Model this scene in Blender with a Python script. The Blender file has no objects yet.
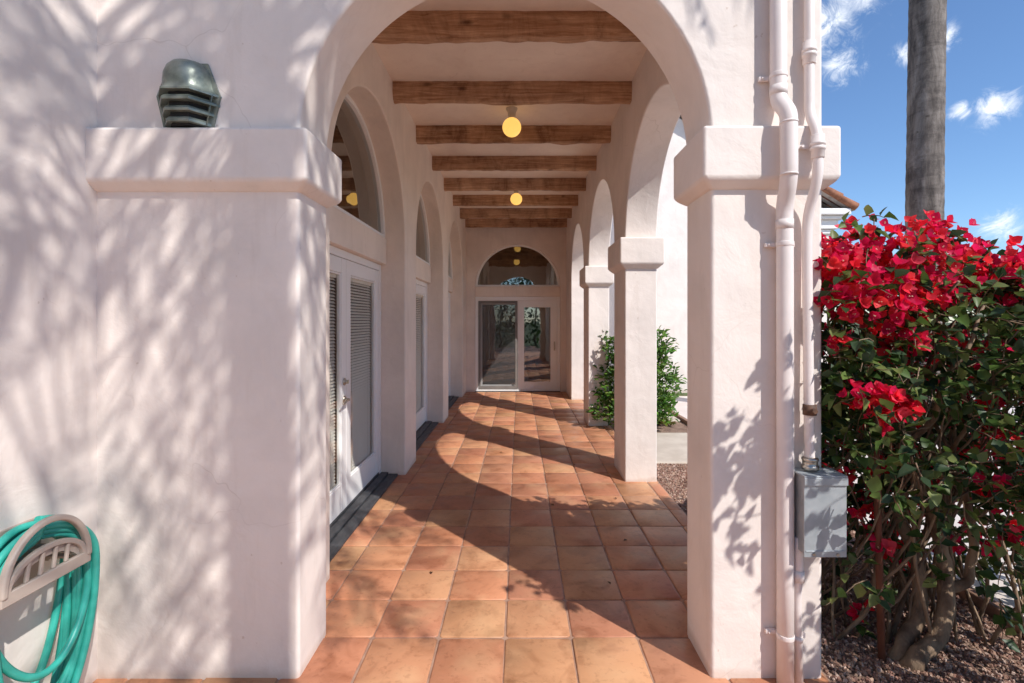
import bpy, bmesh, math, random
from mathutils import Vector, Matrix, noise as mnoise

R = math.radians
random.seed(11)
rnd = random.random
def uni(a, b): return a + (b - a) * random.random()
def sgn(a): return a if random.random() < 0.5 else -a

scene = bpy.context.scene
COL = scene.collection

# ------------------------------------------------------------------ materials
def new_mat(name):
    m = bpy.data.materials.new(name); m.use_nodes = True
    nt = m.node_tree; b = nt.nodes['Principled BSDF']
    return m, nt, b

def N(nt, t, **kw):
    n = nt.nodes.new(t)
    for k, v in kw.items():
        if k.startswith('i_'):
            n.inputs[int(k[2:])].default_value = v
        else:
            setattr(n, k, v)
    return n

def noise(nt, co, scale, detail=4, rough=0.55, dist=0.0):
    n = N(nt, 'ShaderNodeTexNoise')
    n.inputs['Scale'].default_value = scale; n.inputs['Detail'].default_value = detail
    n.inputs['Roughness'].default_value = rough; n.inputs['Distortion'].default_value = dist
    nt.links.new(co, n.inputs['Vector'])
    return n

def ramp(nt, fac, stops):
    r = N(nt, 'ShaderNodeValToRGB')
    els = r.color_ramp.elements
    while len(els) > 1: els.remove(els[-1])
    els[0].position = stops[0][0]; els[0].color = (*stops[0][1], 1)
    for p, c in stops[1:]:
        e = els.new(p); e.color = (*c, 1)
    nt.links.new(fac, r.inputs[0])
    return r

def mix(nt, fac, a, b, mode='MIX'):
    m = N(nt, 'ShaderNodeMix', data_type='RGBA', blend_type=mode)
    if isinstance(fac, float): m.inputs[0].default_value = fac
    else: nt.links.new(fac, m.inputs[0])
    for i, v in ((6, a), (7, b)):
        if isinstance(v, tuple): m.inputs[i].default_value = (*v, 1)
        else: nt.links.new(v, m.inputs[i])
    return m.outputs[2]

def bump(nt, b, h, strength, dist, prev=None):
    n = N(nt, 'ShaderNodeBump')
    n.inputs['Strength'].default_value = strength; n.inputs['Distance'].default_value = dist
    nt.links.new(h, n.inputs['Height'])
    if prev is not None: nt.links.new(prev.outputs[0], n.inputs['Normal'])
    nt.links.new(n.outputs[0], b.inputs['Normal'])
    return n

def objco(nt, sc=(1, 1, 1)):
    t = N(nt, 'ShaderNodeTexCoord')
    m = N(nt, 'ShaderNodeMapping'); m.inputs['Scale'].default_value = sc
    nt.links.new(t.outputs['Object'], m.inputs[0])
    return m.outputs[0]

def noisy(name, c1, c2, scale, rough=0.6, bscale=None, bstr=0.3, bdist=0.01, sc=(1, 1, 1), lo=0.35, hi=0.65, spec=0.5, metal=0.0, coat=0.0):
    m, nt, b = new_mat(name)
    co = objco(nt, sc)
    n = noise(nt, co, scale)
    r = ramp(nt, n.outputs[0], [(lo, c1), (hi, c2)])
    nt.links.new(r.outputs[0], b.inputs['Base Color'])
    b.inputs['Roughness'].default_value = rough
    b.inputs['Specular IOR Level'].default_value = spec
    b.inputs['Metallic'].default_value = metal
    b.inputs['Coat Weight'].default_value = coat
    if bscale:
        n2 = noise(nt, co, bscale, 5)
        bump(nt, b, n2.outputs[0], bstr, bdist)
    return m

def stucco_mat(name, base):
    m, nt, b = new_mat(name)
    co = objco(nt)
    d = tuple(c * 0.87 for c in base); l = tuple(min(.86, c * 1.03) for c in base)
    n1 = noise(nt, co, 1.7, 5, .6, .4)
    r = ramp(nt, n1.outputs[0], [(.30, d), (.62, l)])
    # thin scuffs and weathering streaks running down the render
    co2 = objco(nt, (7, 7, .8))
    n4 = noise(nt, co2, 1.6, 5, .65)
    r4 = ramp(nt, n4.outputs[0], [(.54, (1, 1, 1)), (.80, (.82, .78, .74))])
    c = mix(nt, .42, r.outputs[0], r4.outputs[0], 'MULTIPLY')
    # fine specks
    n5 = noise(nt, co, 26, 3, .5)
    r5 = ramp(nt, n5.outputs[0], [(.735, (1, 1, 1)), (.78, (.80, .74, .69))])
    c = mix(nt, .8, c, r5.outputs[0], 'MULTIPLY')
    # splash-back dirt near the ground
    g = N(nt, 'ShaderNodeNewGeometry'); s = N(nt, 'ShaderNodeSeparateXYZ')
    nt.links.new(g.outputs['Position'], s.inputs[0])
    a = N(nt, 'ShaderNodeMath', operation='MULTIPLY_ADD'); a.inputs[1].default_value = .16; a.inputs[2].default_value = -.06
    nt.links.new(n1.outputs[0], a.inputs[0])
    sub = N(nt, 'ShaderNodeMath', operation='SUBTRACT'); nt.links.new(s.outputs[2], sub.inputs[0]); nt.links.new(a.outputs[0], sub.inputs[1])
    r6 = ramp(nt, sub.outputs[0], [(-.05, (.78, .70, .64)), (.035, (1, 1, 1))])
    c = mix(nt, .7, c, r6.outputs[0], 'MULTIPLY')
    wn = noise(nt, co, 2.2, 3, .6); wm = N(nt, 'ShaderNodeVectorMath', operation='MULTIPLY_ADD'); wm.inputs[1].default_value = (.5, .5, .5)
    nt.links.new(wn.outputs[1], wm.inputs[0]); nt.links.new(co, wm.inputs[2])
    vo = N(nt, 'ShaderNodeTexVoronoi', feature='DISTANCE_TO_EDGE'); vo.inputs['Scale'].default_value = .95; nt.links.new(wm.outputs[0], vo.inputs['Vector'])
    r7 = ramp(nt, vo.outputs['Distance'], [(.0, (.60, .54, .48)), (.0035, (1, 1, 1))])
    mk = ramp(nt, n1.outputs[0], [(.48, (0, 0, 0)), (.62, (.32, .32, .32))])
    c = mix(nt, mk.outputs[0], c, mix(nt, 1.0, c, r7.outputs[0], 'MULTIPLY'))
    nt.links.new(c, b.inputs['Base Color'])
    b.inputs['Roughness'].default_value = .75
    b.inputs['Specular IOR Level'].default_value = .25
    n2 = noise(nt, co, 6.5, 4, .55, .35); n3 = noise(nt, co, 90, 4, .6)
    b1 = bump(nt, b, n2.outputs[0], .24, .03)
    bump(nt, b, n3.outputs[0], .14, .004, b1)
    return m

STUCCO = stucco_mat('white_stucco', (.80, .715, .652))
CEIL = stucco_mat('ceiling_plaster', (.86, .735, .635))  # warm bounce light from the floor mixed into the ceiling colour
BOUNCE_STUCCO = stucco_mat('bounce_warmed_stucco', (.84, .725, .63))  # same stucco for shaded walls, warm bounce light put into its colour
TRIM = noisy('white_trim_paint', (.83, .81, .79), (.86, .845, .825), 3, .36, 60, .06, .003)
CORNICE = noisy('cornice_paint', (.74, .71, .68), (.80, .77, .74), 3, .5)
SILL = noisy('charcoal_boards', (.035, .036, .04), (.075, .076, .08), 9, .55, 60, .3, .003, sc=(3, 1, 3))
DARK = noisy('bronze_screen_frame', (.17, .155, .145), (.21, .195, .18), 6, .45)
TRACK = noisy('dark_track', (.03, .03, .03), (.05, .05, .05), 8, .5)
ROOMWALL = noisy('room_paint', (.22, .19, .16), (.26, .22, .19), 2, .7)
BLIND = noisy('blind_slats', (.78, .70, .61), (.82, .75, .66), 3, .5)
NICKEL = noisy('satin_nickel', (.50, .45, .38), (.58, .52, .44), 20, .32, metal=1.0)
PIPE = noisy('cream_painted_pipe', (.74, .655, .615), (.80, .715, .675), 5, .48, 40, .12, .003)
BOX = noisy('grey_painted_steel', (.34, .375, .39), (.43, .46, .475), 12, .42, 50, .1, .002, metal=.25)
BRONZE = noisy('green_bronze', (.12, .145, .12), (.27, .30, .255), 14, .36, 60, .3, .003, metal=.35)
BLACK = noisy('near_black', (.008, .008, .008), (.015, .015, .015), 9, .8)  # near-black core that shows between the lamp louvres
BEIGE = noisy('beige_plastic', (.38, .315, .265), (.45, .38, .32), 8, .5, 60, .08, .002)
HOSE = noisy('turquoise_hose', (.025, .34, .27), (.045, .42, .335), 18, .38)
STEMB = noisy('cane_bark', (.11, .068, .042), (.33, .225, .14), 16, .8, 60, .7, .01, sc=(1, 1, .35))
STAKE = noisy('red_brown_stake', (.14, .045, .025), (.20, .075, .04), 9, .7, 40, .4, .005, sc=(4, 4, .6))
CONC = noisy('concrete', (.50, .42, .34), (.60, .52, .43), 4, .8, 90, .25, .004)
PAVE = noisy('pale_paving', (.62, .54, .48), (.70, .62, .56), 3, .8, 80, .2, .004)
KERB = noisy('clay_edging', (.22, .12, .08), (.33, .19, .13), 6, .8, 50, .4, .006)
SOIL = noisy('brown_soil', (.20, .12, .085), (.34, .22, .16), 9, .9, 45, .9, .03)
def palm_bark():
    m, nt, b = new_mat('palm_bark')
    co = objco(nt, (1.6, 1.6, .45)); n1 = noise(nt, co, 3.4, 8, .74, .5)
    r = ramp(nt, n1.outputs[0], [(.36, (.055, .043, .036)), (.50, (.145, .12, .104)), (.66, (.26, .225, .20))])
    co2 = objco(nt, (.35, .35, 1)); n2 = noise(nt, co2, 9, 5, .65, .3)
    r2 = ramp(nt, n2.outputs[0], [(.38, (.66, .63, .61)), (.54, (1.05, 1.03, 1))])
    n3 = noise(nt, objco(nt), 15, 3, .5)
    r3 = ramp(nt, n3.outputs[0], [(.68, (1, 1, 1)), (.76, (.35, .3, .27))])
    c = mix(nt, 1.0, r.outputs[0], r2.outputs[0], 'MULTIPLY')
    c = mix(nt, .8, c, r3.outputs[0], 'MULTIPLY')
    nt.links.new(c, b.inputs['Base Color']); b.inputs['Roughness'].default_value = .85
    b1 = bump(nt, b, n2.outputs[0], .45, .02); bump(nt, b, n1.outputs[0], .6, .02, b1)
    return m
PALMB = palm_bark()

def wood():
    m, nt, b = new_mat('rustic_beam_wood')
    co = objco(nt, (.35, 7, 7)); n1 = noise(nt, co, 4, 8, .68, 1.2)
    r = ramp(nt, n1.outputs[0], [(.28, (.20, .105, .060)), (.45, (.40, .235, .140)), (.60, (.54, .36, .235)), (.78, (.66, .51, .37))])
    co2 = objco(nt, (2.2, 1.2, 1.0)); n2 = noise(nt, co2, 1.6, 6, .72, .6)       # saw marks across
    r2 = ramp(nt, n2.outputs[0], [(.36, (.42, .34, .30)), (.48, (.85, .80, .76)), (.64, (1.15, 1.12, 1.08))])
    c = mix(nt, .85, r.outputs[0], r2.outputs[0], 'MULTIPLY')
    v = N(nt, 'ShaderNodeTexVoronoi'); v.inputs['Scale'].default_value = 2.3
    nt.links.new(objco(nt, (1, 2, 2)), v.inputs['Vector'])
    r3 = ramp(nt, v.outputs['Distance'], [(.03, (.18, .12, .09)), (.13, (1, 1, 1))])
    c = mix(nt, .85, c, r3.outputs[0], 'MULTIPLY')
    nt.links.new(c, b.inputs['Base Color']); b.inputs['Roughness'].default_value = .75
    b.inputs['Specular IOR Level'].default_value = .25
    b1 = bump(nt, b, n1.outputs[0], .7, .012); bump(nt, b, n2.outputs[0], .4, .008, b1)
    return m
WOOD = wood()

def tile_mat():
    m, nt, b = new_mat('terracotta_tiles')
    at = N(nt, 'ShaderNodeAttribute', attribute_name='tint')
    co = objco(nt)
    n1 = noise(nt, co, 5.5, 4, .6, .6)
    r1 = ramp(nt, n1.outputs[0], [(.34, (.72, .66, .62)), (.50, (1, 1, 1)), (.68, (1.0, 1.0, .98))])
    c = mix(nt, .9, at.outputs['Color'], r1.outputs[0], 'MULTIPLY')
    n2 = noise(nt, co, 3.1, 3, .5, .3)
    r2 = ramp(nt, n2.outputs[0], [(.50, (0, 0, 0)), (.68, (1, 1, 1))])
    sep = N(nt, 'ShaderNodeMath', operation='MULTIPLY'); sep.inputs[1].default_value = .30
    nt.links.new(r2.outputs[0], sep.inputs[0])
    c = mix(nt, sep.outputs[0], c, (.68, .45, .25))
    n3 = noise(nt, co, 34, 3, .6)
    r3 = ramp(nt, n3.outputs[0], [(.30, (.55, .47, .43)), (.44, (1, 1, 1))])
    c = mix(nt, .38, c, r3.outputs[0], 'MULTIPLY')
    n4 = noise(nt, co, 1.1, 5, .65, .8); r4 = ramp(nt, n4.outputs[0], [(.36, (.74, .70, .68)), (.58, (1, 1, 1))])
    c = mix(nt, .8, c, r4.outputs[0], 'MULTIPLY')
    nt.links.new(c, b.inputs['Base Color'])
    rr = ramp(nt, n1.outputs[0], [(.3, (.36,) * 3), (.7, (.58,) * 3)])
    nt.links.new(rr.outputs[0], b.inputs['Roughness'])
    b.inputs['Specular IOR Level'].default_value = .35
    b1 = bump(nt, b, n1.outputs[0], .3, .015); bump(nt, b, n3.outputs[0], .18, .003, b1)
    return m
TILE = tile_mat()
GROUT = noisy('grout', (.30, .17, .115), (.43, .27, .19), 12, .9, 120, .3, .003)

def roof_mat():
    m, nt, b = new_mat('clay_roof_tiles')
    at = N(nt, 'ShaderNodeAttribute', attribute_name='tint')
    n1 = noise(nt, objco(nt), 9, 4, .6)
    r1 = ramp(nt, n1.outputs[0], [(.35, (.55, .5, .48)), (.6, (1, 1, 1))])
    c = mix(nt, .8, at.outputs['Color'], r1.outputs[0], 'MULTIPLY')
    nt.links.new(c, b.inputs['Base Color']); b.inputs['Roughness'].default_value = .8
    return m
ROOFT = roof_mat()

def leaf_mat(name, trans=.35, rough=.42):
    m, nt, b = new_mat(name)
    at = N(nt, 'ShaderNodeAttribute', attribute_name='tint')
    nt.links.new(at.outputs['Color'], b.inputs['Base Color'])
    b.inputs['Roughness'].default_value = rough; b.inputs['Specular IOR Level'].default_value = .3
    tr = N(nt, 'ShaderNodeBsdfTranslucent'); nt.links.new(at.outputs['Color'], tr.inputs[0])
    ms = N(nt, 'ShaderNodeMixShader'); ms.inputs[0].default_value = trans
    nt.links.new(b.outputs[0], ms.inputs[1]); nt.links.new(tr.outputs[0], ms.inputs[2])
    nt.links.new(ms.outputs[0], nt.nodes['Material Output'].inputs[0])
    return m
LEAF = leaf_mat('leaf_green')
BRACT = leaf_mat('red_bracts', .5, .5)
CHIP = leaf_mat('bark_chips', 0.0, .85)

def glass_mat(name, refl, tint):
    m, nt, b = new_mat(name)
    nt.nodes.remove(b)
    fc = N(nt, 'ShaderNodeLayerWeight'); fc.inputs[0].default_value = .5
    pw = N(nt, 'ShaderNodeMath', operation='POWER'); pw.inputs[1].default_value = 5; nt.links.new(fc.outputs['Facing'], pw.inputs[0])
    lw = N(nt, 'ShaderNodeMath', operation='MULTIPLY_ADD'); lw.inputs[1].default_value = .94; lw.inputs[2].default_value = .06; nt.links.new(pw.outputs[0], lw.inputs[0])
    ad = N(nt, 'ShaderNodeMath', operation='ADD', use_clamp=True); ad.inputs[1].default_value = refl
    nt.links.new(lw.outputs[0], ad.inputs[0])
    t = N(nt, 'ShaderNodeBsdfTransparent'); t.inputs[0].default_value = (*tint, 1)
    g = N(nt, 'ShaderNodeBsdfGlossy'); g.inputs['Roughness'].default_value = .015
    g.inputs[0].default_value = (.95, .97, .95, 1)
    wob = noise(nt, objco(nt), 2.2, 2, .5)
    bp = N(nt, 'ShaderNodeBump'); bp.inputs['Strength'].default_value = .08; bp.inputs['Distance'].default_value = .02
    nt.links.new(wob.outputs[0], bp.inputs['Height']); nt.links.new(bp.outputs[0], g.inputs['Normal'])
    ms = N(nt, 'ShaderNodeMixShader')
    nt.links.new(ad.outputs[0], ms.inputs[0]); nt.links.new(t.outputs[0], ms.inputs[1]); nt.links.new(g.outputs[0], ms.inputs[2])
    nt.links.new(ms.outputs[0], nt.nodes['Material Output'].inputs[0])
    return m
GLASS = glass_mat('window_glass', .0, (.92, .94, .93))
GLASSR = glass_mat('coated_glass', .17, (.50, .53, .51))

def lamp_mat():
    m, nt, b = new_mat('lit_amber_globe')
    b.inputs['Base Color'].default_value = (.75, .45, .10, 1)
    b.inputs['Emission Color'].default_value = (1, .58, .14, 1)
    b.inputs['Emission Strength'].default_value = .66
    b.inputs['Roughness'].default_value = .25
    return m
GLOBE = lamp_mat()

# ------------------------------------------------------------------ mesh builder
class MB:
    def __init__(s): s.v = []; s.f = []; s.c = []; s.sm = []
    def poly(s, pts, col=None, smooth=False):
        n = len(s.v); s.v += [tuple(p) for p in pts]; s.f.append(tuple(range(n, n + len(pts)))); s.c.append(col); s.sm.append(smooth)
    def face(s, idx, col=None, smooth=False): s.f.append(tuple(idx)); s.c.append(col); s.sm.append(smooth)
    def box(s, x0, x1, y0, y1, z0, z1, col=None):
        n = len(s.v)
        s.v += [(x0, y0, z0), (x1, y0, z0), (x1, y1, z0), (x0, y1, z0), (x0, y0, z1), (x1, y0, z1), (x1, y1, z1), (x0, y1, z1)]
        for q in ((0, 3, 2, 1), (4, 5, 6, 7), (0, 1, 5, 4), (1, 2, 6, 5), (2, 3, 7, 6), (3, 0, 4, 7)):
            s.face([n + i for i in q], col)
    def prism(s, loop, d, col=None, smooth_side=False):
        """closed loop of 3D points extruded by vector d"""
        n = len(s.v); k = len(loop)
        s.v += [tuple(p) for p in loop]; s.v += [tuple(Vector(p) + Vector(d)) for p in loop]
        s.face(list(range(n, n + k))[::-1], col); s.face(list(range(n + k, n + 2 * k)), col)
        for i in range(k):
            j = (i + 1) % k; s.face((n + i, n + j, n + k + j, n + k + i), col, smooth_side)
    def tube(s, pts, rad, seg=10, caps=True, col=None):
        pts = [Vector(p) for p in pts]; k = len(pts)
        rr = rad if isinstance(rad, (list, tuple)) else [rad] * k
        up = None; n0 = len(s.v)
        for i, p in enumerate(pts):
            t = (pts[min(i + 1, k - 1)] - pts[max(i - 1, 0)]).normalized()
            if up is None:
                up = Vector((0, 0, 1)) if abs(t.z) < .9 else Vector((1, 0, 0))
            a = (up - t * up.dot(t))
            if a.length < 1e-5: a = t.orthogonal()
            a.normalize(); b = t.cross(a); up = a
            for j in range(seg):
                w = 2 * math.pi * j / seg
                s.v.append(tuple(p + (a * math.cos(w) + b * math.sin(w)) * rr[i]))
        for i in range(k - 1):
            for j in range(seg):
                j2 = (j + 1) % seg
                s.face((n0 + i * seg + j, n0 + i * seg + j2, n0 + (i + 1) * seg + j2, n0 + (i + 1) * seg + j), col, True)
        if caps:
            s.face([n0 + j for j in range(seg)][::-1], col); s.face([n0 + (k - 1) * seg + j for j in range(seg)], col)
    def lathe(s, c, prof, seg=24, col=None):
        """prof: list of (r, z) about a vertical axis through c"""
        n0 = len(s.v)
        for r_, z in prof:
            for j in range(seg):
                w = 2 * math.pi * j / seg
                s.v.append((c[0] + r_ * math.cos(w), c[1] + r_ * math.sin(w), c[2] + z))
        for i in range(len(prof) - 1):
            for j in range(seg):
                j2 = (j + 1) % seg
                s.face((n0 + i * seg + j, n0 + i * seg + j2, n0 + (i + 1) * seg + j2, n0 + (i + 1) * seg + j), col, True)
        s.face([n0 + j for j in range(seg)][::-1], col); s.face([n0 + (len(prof) - 1) * seg + j for j in range(seg)], col)

ORG = {}
def link(o): COL.objects.link(o); return o

def build(name, mb, mats, parent=None, bevel=0.0, segs=3, weld=False, origin=None, angle=40):
    """one mesh object; mb holds world coordinates"""
    if origin is None:
        if parent is not None: origin = ORG[parent.name]
        else:
            xs = [p[0] for p in mb.v]; ys = [p[1] for p in mb.v]; zs = [p[2] for p in mb.v]
            origin = Vector(((min(xs) + max(xs)) / 2, (min(ys) + max(ys)) / 2, min(zs)))
    origin = Vector(origin)
    me = bpy.data.meshes.new(name)
    me.from_pydata([(p[0] - origin.x, p[1] - origin.y, p[2] - origin.z) for p in mb.v], [], mb.f)
    me.polygons.foreach_set('use_smooth', mb.sm)
    if any(c is not None for c in mb.c):
        at = me.attributes.new('tint', 'FLOAT_COLOR', 'FACE')
        flat = []
        for c in mb.c: flat += [*(c or (.5, .5, .5)), 1.0]
        at.data.foreach_set('color', flat)
    if not isinstance(mats, (list, tuple)): mats = [mats]
    for m in mats: me.materials.append(m)
    me.update()
    bm = bmesh.new(); bm.from_mesh(me)
    if weld: bmesh.ops.remove_doubles(bm, verts=bm.verts, dist=1e-5)
    if len(me.polygons) < 20000: bmesh.ops.recalc_face_normals(bm, faces=bm.faces)
    bm.to_mesh(me); bm.free()
    o = link(bpy.data.objects.new(name, me))
    if parent is not None:
        o.parent = parent; o.location = origin - ORG[parent.name]
    else: o.location = origin
    ORG[o.name] = origin
    if bevel:
        bv = o.modifiers.new('bevel', 'BEVEL'); bv.width = bevel; bv.segments = segs; bv.limit_method = 'ANGLE'; bv.angle_limit = R(angle)
        bv.harden_normals = False
        for p in me.polygons: p.use_smooth = True
        wn = o.modifiers.new('wn', 'WEIGHTED_NORMAL'); wn.keep_sharp = False; wn.weight = 100
    return o

def tag(o, label=None, cat=None, group=None, kind=None):
    if label: o['label'] = label
    if cat: o['category'] = cat
    if group: o['group'] = group
    if kind: o['kind'] = kind
    return o

def thing(name, loc, label, cat, group=None):
    o = link(bpy.data.objects.new(name, None)); o.location = loc; o.empty_display_size = .1
    ORG[o.name] = Vector(loc)
    return tag(o, label, cat, group)

def arc(c, r, a0, a1, n):
    return [(c[0] + r * math.cos(a0 + (a1 - a0) * i / n), c[1] + r * math.sin(a0 + (a1 - a0) * i / n)) for i in range(n + 1)]

# ------------------------------------------------------------------ camera (1.6 m eye height at the origin, looking along +Y)
F = 492.0; W, H_ = 1024, 683; CX, CY = 519.0, 320.0
cam_d = bpy.data.cameras.new('camera'); cam = link(bpy.data.objects.new('camera', cam_d))
cam.location = (0, 0, 1.6); cam.rotation_euler = (R(90), 0, 0)
cam_d.sensor_width = 36; cam_d.lens = 36 * F / W
cam_d.shift_x = -(CX - W / 2) / W; cam_d.shift_y = (CY - H_ / 2) / W
cam_d.clip_start = .05; cam_d.clip_end = 2000
scene.camera = cam

# ------------------------------------------------------------------ light
SAZ = (.675, -.738); SEL = R(43)
S = Vector((SAZ[0] * math.cos(SEL), SAZ[1] * math.cos(SEL), math.sin(SEL))).normalized()
sd = bpy.data.lights.new('sun', 'SUN'); sd.energy = 3.25; sd.angle = R(.5); sd.color = (1, .965, .92)
so = link(bpy.data.objects.new('sun', sd)); so.rotation_euler = S.to_track_quat('Z', 'Y').to_euler(); so.location = (6, -6, 12)

w = bpy.data.worlds.new('World'); scene.world = w; w.use_nodes = True
nt = w.node_tree; bg = nt.nodes['Background']
sky = N(nt, 'ShaderNodeTexSky', sky_type='NISHITA'); sky.sun_disc = False
sky.sun_elevation = SEL; sky.sun_rotation = math.atan2(SAZ[0], SAZ[1])
sky.air_density = 1.0; sky.dust_density = .1; sky.ozone_density = 7.0
tc = N(nt, 'ShaderNodeTexCoord')
nrm = N(nt, 'ShaderNodeVectorMath', operation='NORMALIZE'); nt.links.new(tc.outputs['Generated'], nrm.inputs[0])
# wispy clouds around a few sky directions
CLOUDS = [(.56, .90, .53, .085), (.70, 1.0, .70, .10), (.655, 1, .515, .055), (.90, 1, .425, .03), (.968, 1, .435, .05), (.865, 1, .57, .035), (.79, 1, .545, .03), (.98, 1, .19, .05), (-.4, .5, .6, .25), (.5, -.8, .7, .3), (-.7, -.6, .4, .3), (1.0, -.1, .5, .2)]
tot = None
for cxx, cyy, czz, rad in CLOUDS:
    c = Vector((cxx, cyy, czz)).normalized()
    d = N(nt, 'ShaderNodeVectorMath', operation='DISTANCE'); nt.links.new(nrm.outputs[0], d.inputs[0]); d.inputs[1].default_value = c
    mr = N(nt, 'ShaderNodeMapRange', interpolation_type='SMOOTHSTEP'); nt.links.new(d.outputs['Value'], mr.inputs[0])
    mr.inputs[1].default_value = 0; mr.inputs[2].default_value = rad; mr.inputs[3].default_value = 1; mr.inputs[4].default_value = 0
    if tot is None: tot = mr.outputs[0]
    else:
        a = N(nt, 'ShaderNodeMath', operation='MAXIMUM'); nt.links.new(tot, a.inputs[0]); nt.links.new(mr.outputs[0], a.inputs[1]); tot = a.outputs[0]
cn = noise(nt, nrm.outputs[0], 24, 9, .70, 1.3)
cm = N(nt, 'ShaderNodeMath', operation='MULTIPLY'); nt.links.new(tot, cm.inputs[0]); cm.inputs[1].default_value = .34
ca = N(nt, 'ShaderNodeMath', operation='ADD'); nt.links.new(cm.outputs[0], ca.inputs[0]); nt.links.new(cn.outputs[0], ca.inputs[1])
cr = N(nt, 'ShaderNodeMapRange', interpolation_type='SMOOTHSTEP'); nt.links.new(ca.outputs[0], cr.inputs[0])
cr.inputs[1].default_value = .60; cr.inputs[2].default_value = 1.02; cr.inputs[3].default_value = 0; cr.inputs[4].default_value = .62
cmul = N(nt, 'ShaderNodeMath', operation='MULTIPLY'); nt.links.new(cr.outputs[0], cmul.inputs[0]); nt.links.new(tot, cmul.inputs[1])
cmu2 = N(nt, 'ShaderNodeMath', operation='MULTIPLY', use_clamp=True); nt.links.new(cmul.outputs[0], cmu2.inputs[0]); cmu2.inputs[1].default_value = 1.9
skc = mix(nt, cmu2.outputs[0], sky.outputs[0], (6.6, 6.9, 7.3))
nt.links.new(skc, bg.inputs[0]); bg.inputs[1].default_value = .115

# ------------------------------------------------------------------ ground
def sheet(name, x0, x1, y0, y1, z, m, label, cat, n=1, amp=0):
    mb = MB()
    for i in range(n):
        for j in range(n):
            xa, xb = x0 + (x1 - x0) * i / n, x0 + (x1 - x0) * (i + 1) / n
            ya, yb = y0 + (y1 - y0) * j / n, y0 + (y1 - y0) * (j + 1) / n
            mb.poly([(x, y, z + (amp * mnoise.noise((x * 3, y * 3, 0)) if amp else 0)) for x, y in ((xa, ya), (xb, ya), (xb, yb), (xa, yb))], None, True)
    o = build(name, mb, m, None, weld=n > 1, origin=(0, 0, 0))
    return tag(o, label, cat, kind='structure')
GRASSY = noisy('dry_lawn', (.045, .075, .018), (.12, .13, .05), 2.5, .9, 40, .9, .04)
sheet('ground', -300, 300, -300, 300, -.02, GRASSY, 'open ground of the garden spreading to the horizon', 'ground')
sheet('planting_bed', 1.372, 2.56, -1.2, 10.85, -.004, SOIL, 'brown mulch bed between the tiled walkway and the pale path', 'planting bed', 40, .018)
mb = MB(); mb.box(2.60, 13, -14, 10.2, -.05, .02)  # paving widened out of view to bounce light into the arcade
for k in range(1, 9): pass
tag(build('driveway', mb, PAVE), 'pale paved drive behind the flowering shrub, widened to bounce light', 'drive', kind='structure')
mb = MB()
y = -3.0
while y < 10:
    mb.box(2.562, 2.632, y, y + .60, -.05, .052 + uni(-.004, .004)); y += .61
tag(build('path_edging', mb, KERB, bevel=.012), 'clay edging beside the pale path', 'edging', kind='structure')
# front forecourt paving in front of the arch (behind the camera too)
COURT = noisy('terracotta_paving', (.56, .28, .18), (.66, .36, .23), 3, .6, 60, .2, .004)
sheet('forecourt', -1.9, 1.37, -6.3, 1.05, .0, COURT, 'terracotta forecourt paving in front of the arch', 'paving')
for i, (ya, yb, xa) in enumerate(((5.47, 6.9, 1.40), (7.75, 8.9, 1.40))):
    mb = MB(); mb.box(xa, 2.55, ya, yb, -.05, .022)
    tag(build('stepping_slab', mb, CONC, bevel=.012), ['large pale concrete slab beside the second white column', 'smaller concrete slab near the far white wall'][i], 'paving slab', 'concrete slabs beside the arcade', kind='structure')

# tiled walkway: one mesh of slightly uneven square tiles on a grout bed
TINTS = [(.54, .235, .125), (.57, .255, .135), (.51, .215, .120), (.58, .275, .145), (.55, .255, .145), (.58, .295, .15), (.48, .20, .115), (.57, .285, .15), (.53, .225, .125), (.56, .245, .13), (.52, .23, .135)]
mb = MB(); st = .332; X0, Y0 = -.07, 2.465
ix0, ix1 = -6, 5; iy0, iy1 = -4, 26
def tile(xa, xb, ya, yb):
    g = .0045; r_ = .012; z = .012 + uni(-.0018, .0018)
    c = list(random.choice(TINTS)); k = uni(.88, 1.08); c = tuple(v * k for v in c)
    xa += g + uni(-.003, .003); xb -= g + uni(-.003, .003); ya += g + uni(-.003, .003); yb -= g + uni(-.003, .003)
    if xb - xa < .02 or yb - ya < .02: return
    e = .006; n = len(mb.v); tx, ty = uni(-.0015, .0015), uni(-.0015, .0015)
    out = [(xa + r_, ya), (xb - r_, ya), (xb, ya + r_), (xb, yb - r_), (xb - r_, yb), (xa + r_, yb), (xa, yb - r_), (xa, ya + r_)]
    cx_, cy_ = (xa + xb) / 2, (ya + yb) / 2
    inn = [(cx_ + (p[0] - cx_) * (1 - 2 * e / (xb - xa)), cy_ + (p[1] - cy_) * (1 - 2 * e / (yb - ya))) for p in out]
    mb.v += [(p[0], p[1], -.004) for p in out] + [(p[0], p[1], z - .004) for p in out] + [(p[0], p[1], z + tx * (1 if p[0] > cx_ else -1) + ty * (1 if p[1] > cy_ else -1)) for p in inn]
    for a in (0, 8):
        for i in range(8):
            j = (i + 1) % 8; mb.face((n + a + i, n + a + j, n + a + 8 + j, n + a + 8 + i), c, a == 8)
    mb.face([n + 16 + i for i in range(8)], c, True)
for i in range(ix0, ix1):
    for j in range(iy0, iy1):
        xa, xb = X0 + i * st, X0 + (i + 1) * st; ya, yb = Y0 + j * st, Y0 + (j + 1) * st
        xa, xb = max(xa, -1.95), min(xb, 1.37); yb = min(yb, 10.88)
        if xb - xa > .03 and yb - ya > .03: tile(xa, xb, ya, yb)
walk = build('tiled_walkway', mb, TILE, origin=(0, 6, 0)); tag(walk, 'terracotta tiled walkway running under the arches', 'walkway', kind='structure')
mb = MB(); mb.box(-1.96, 1.374, 1.13, 10.89, -.06, .0055)
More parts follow.
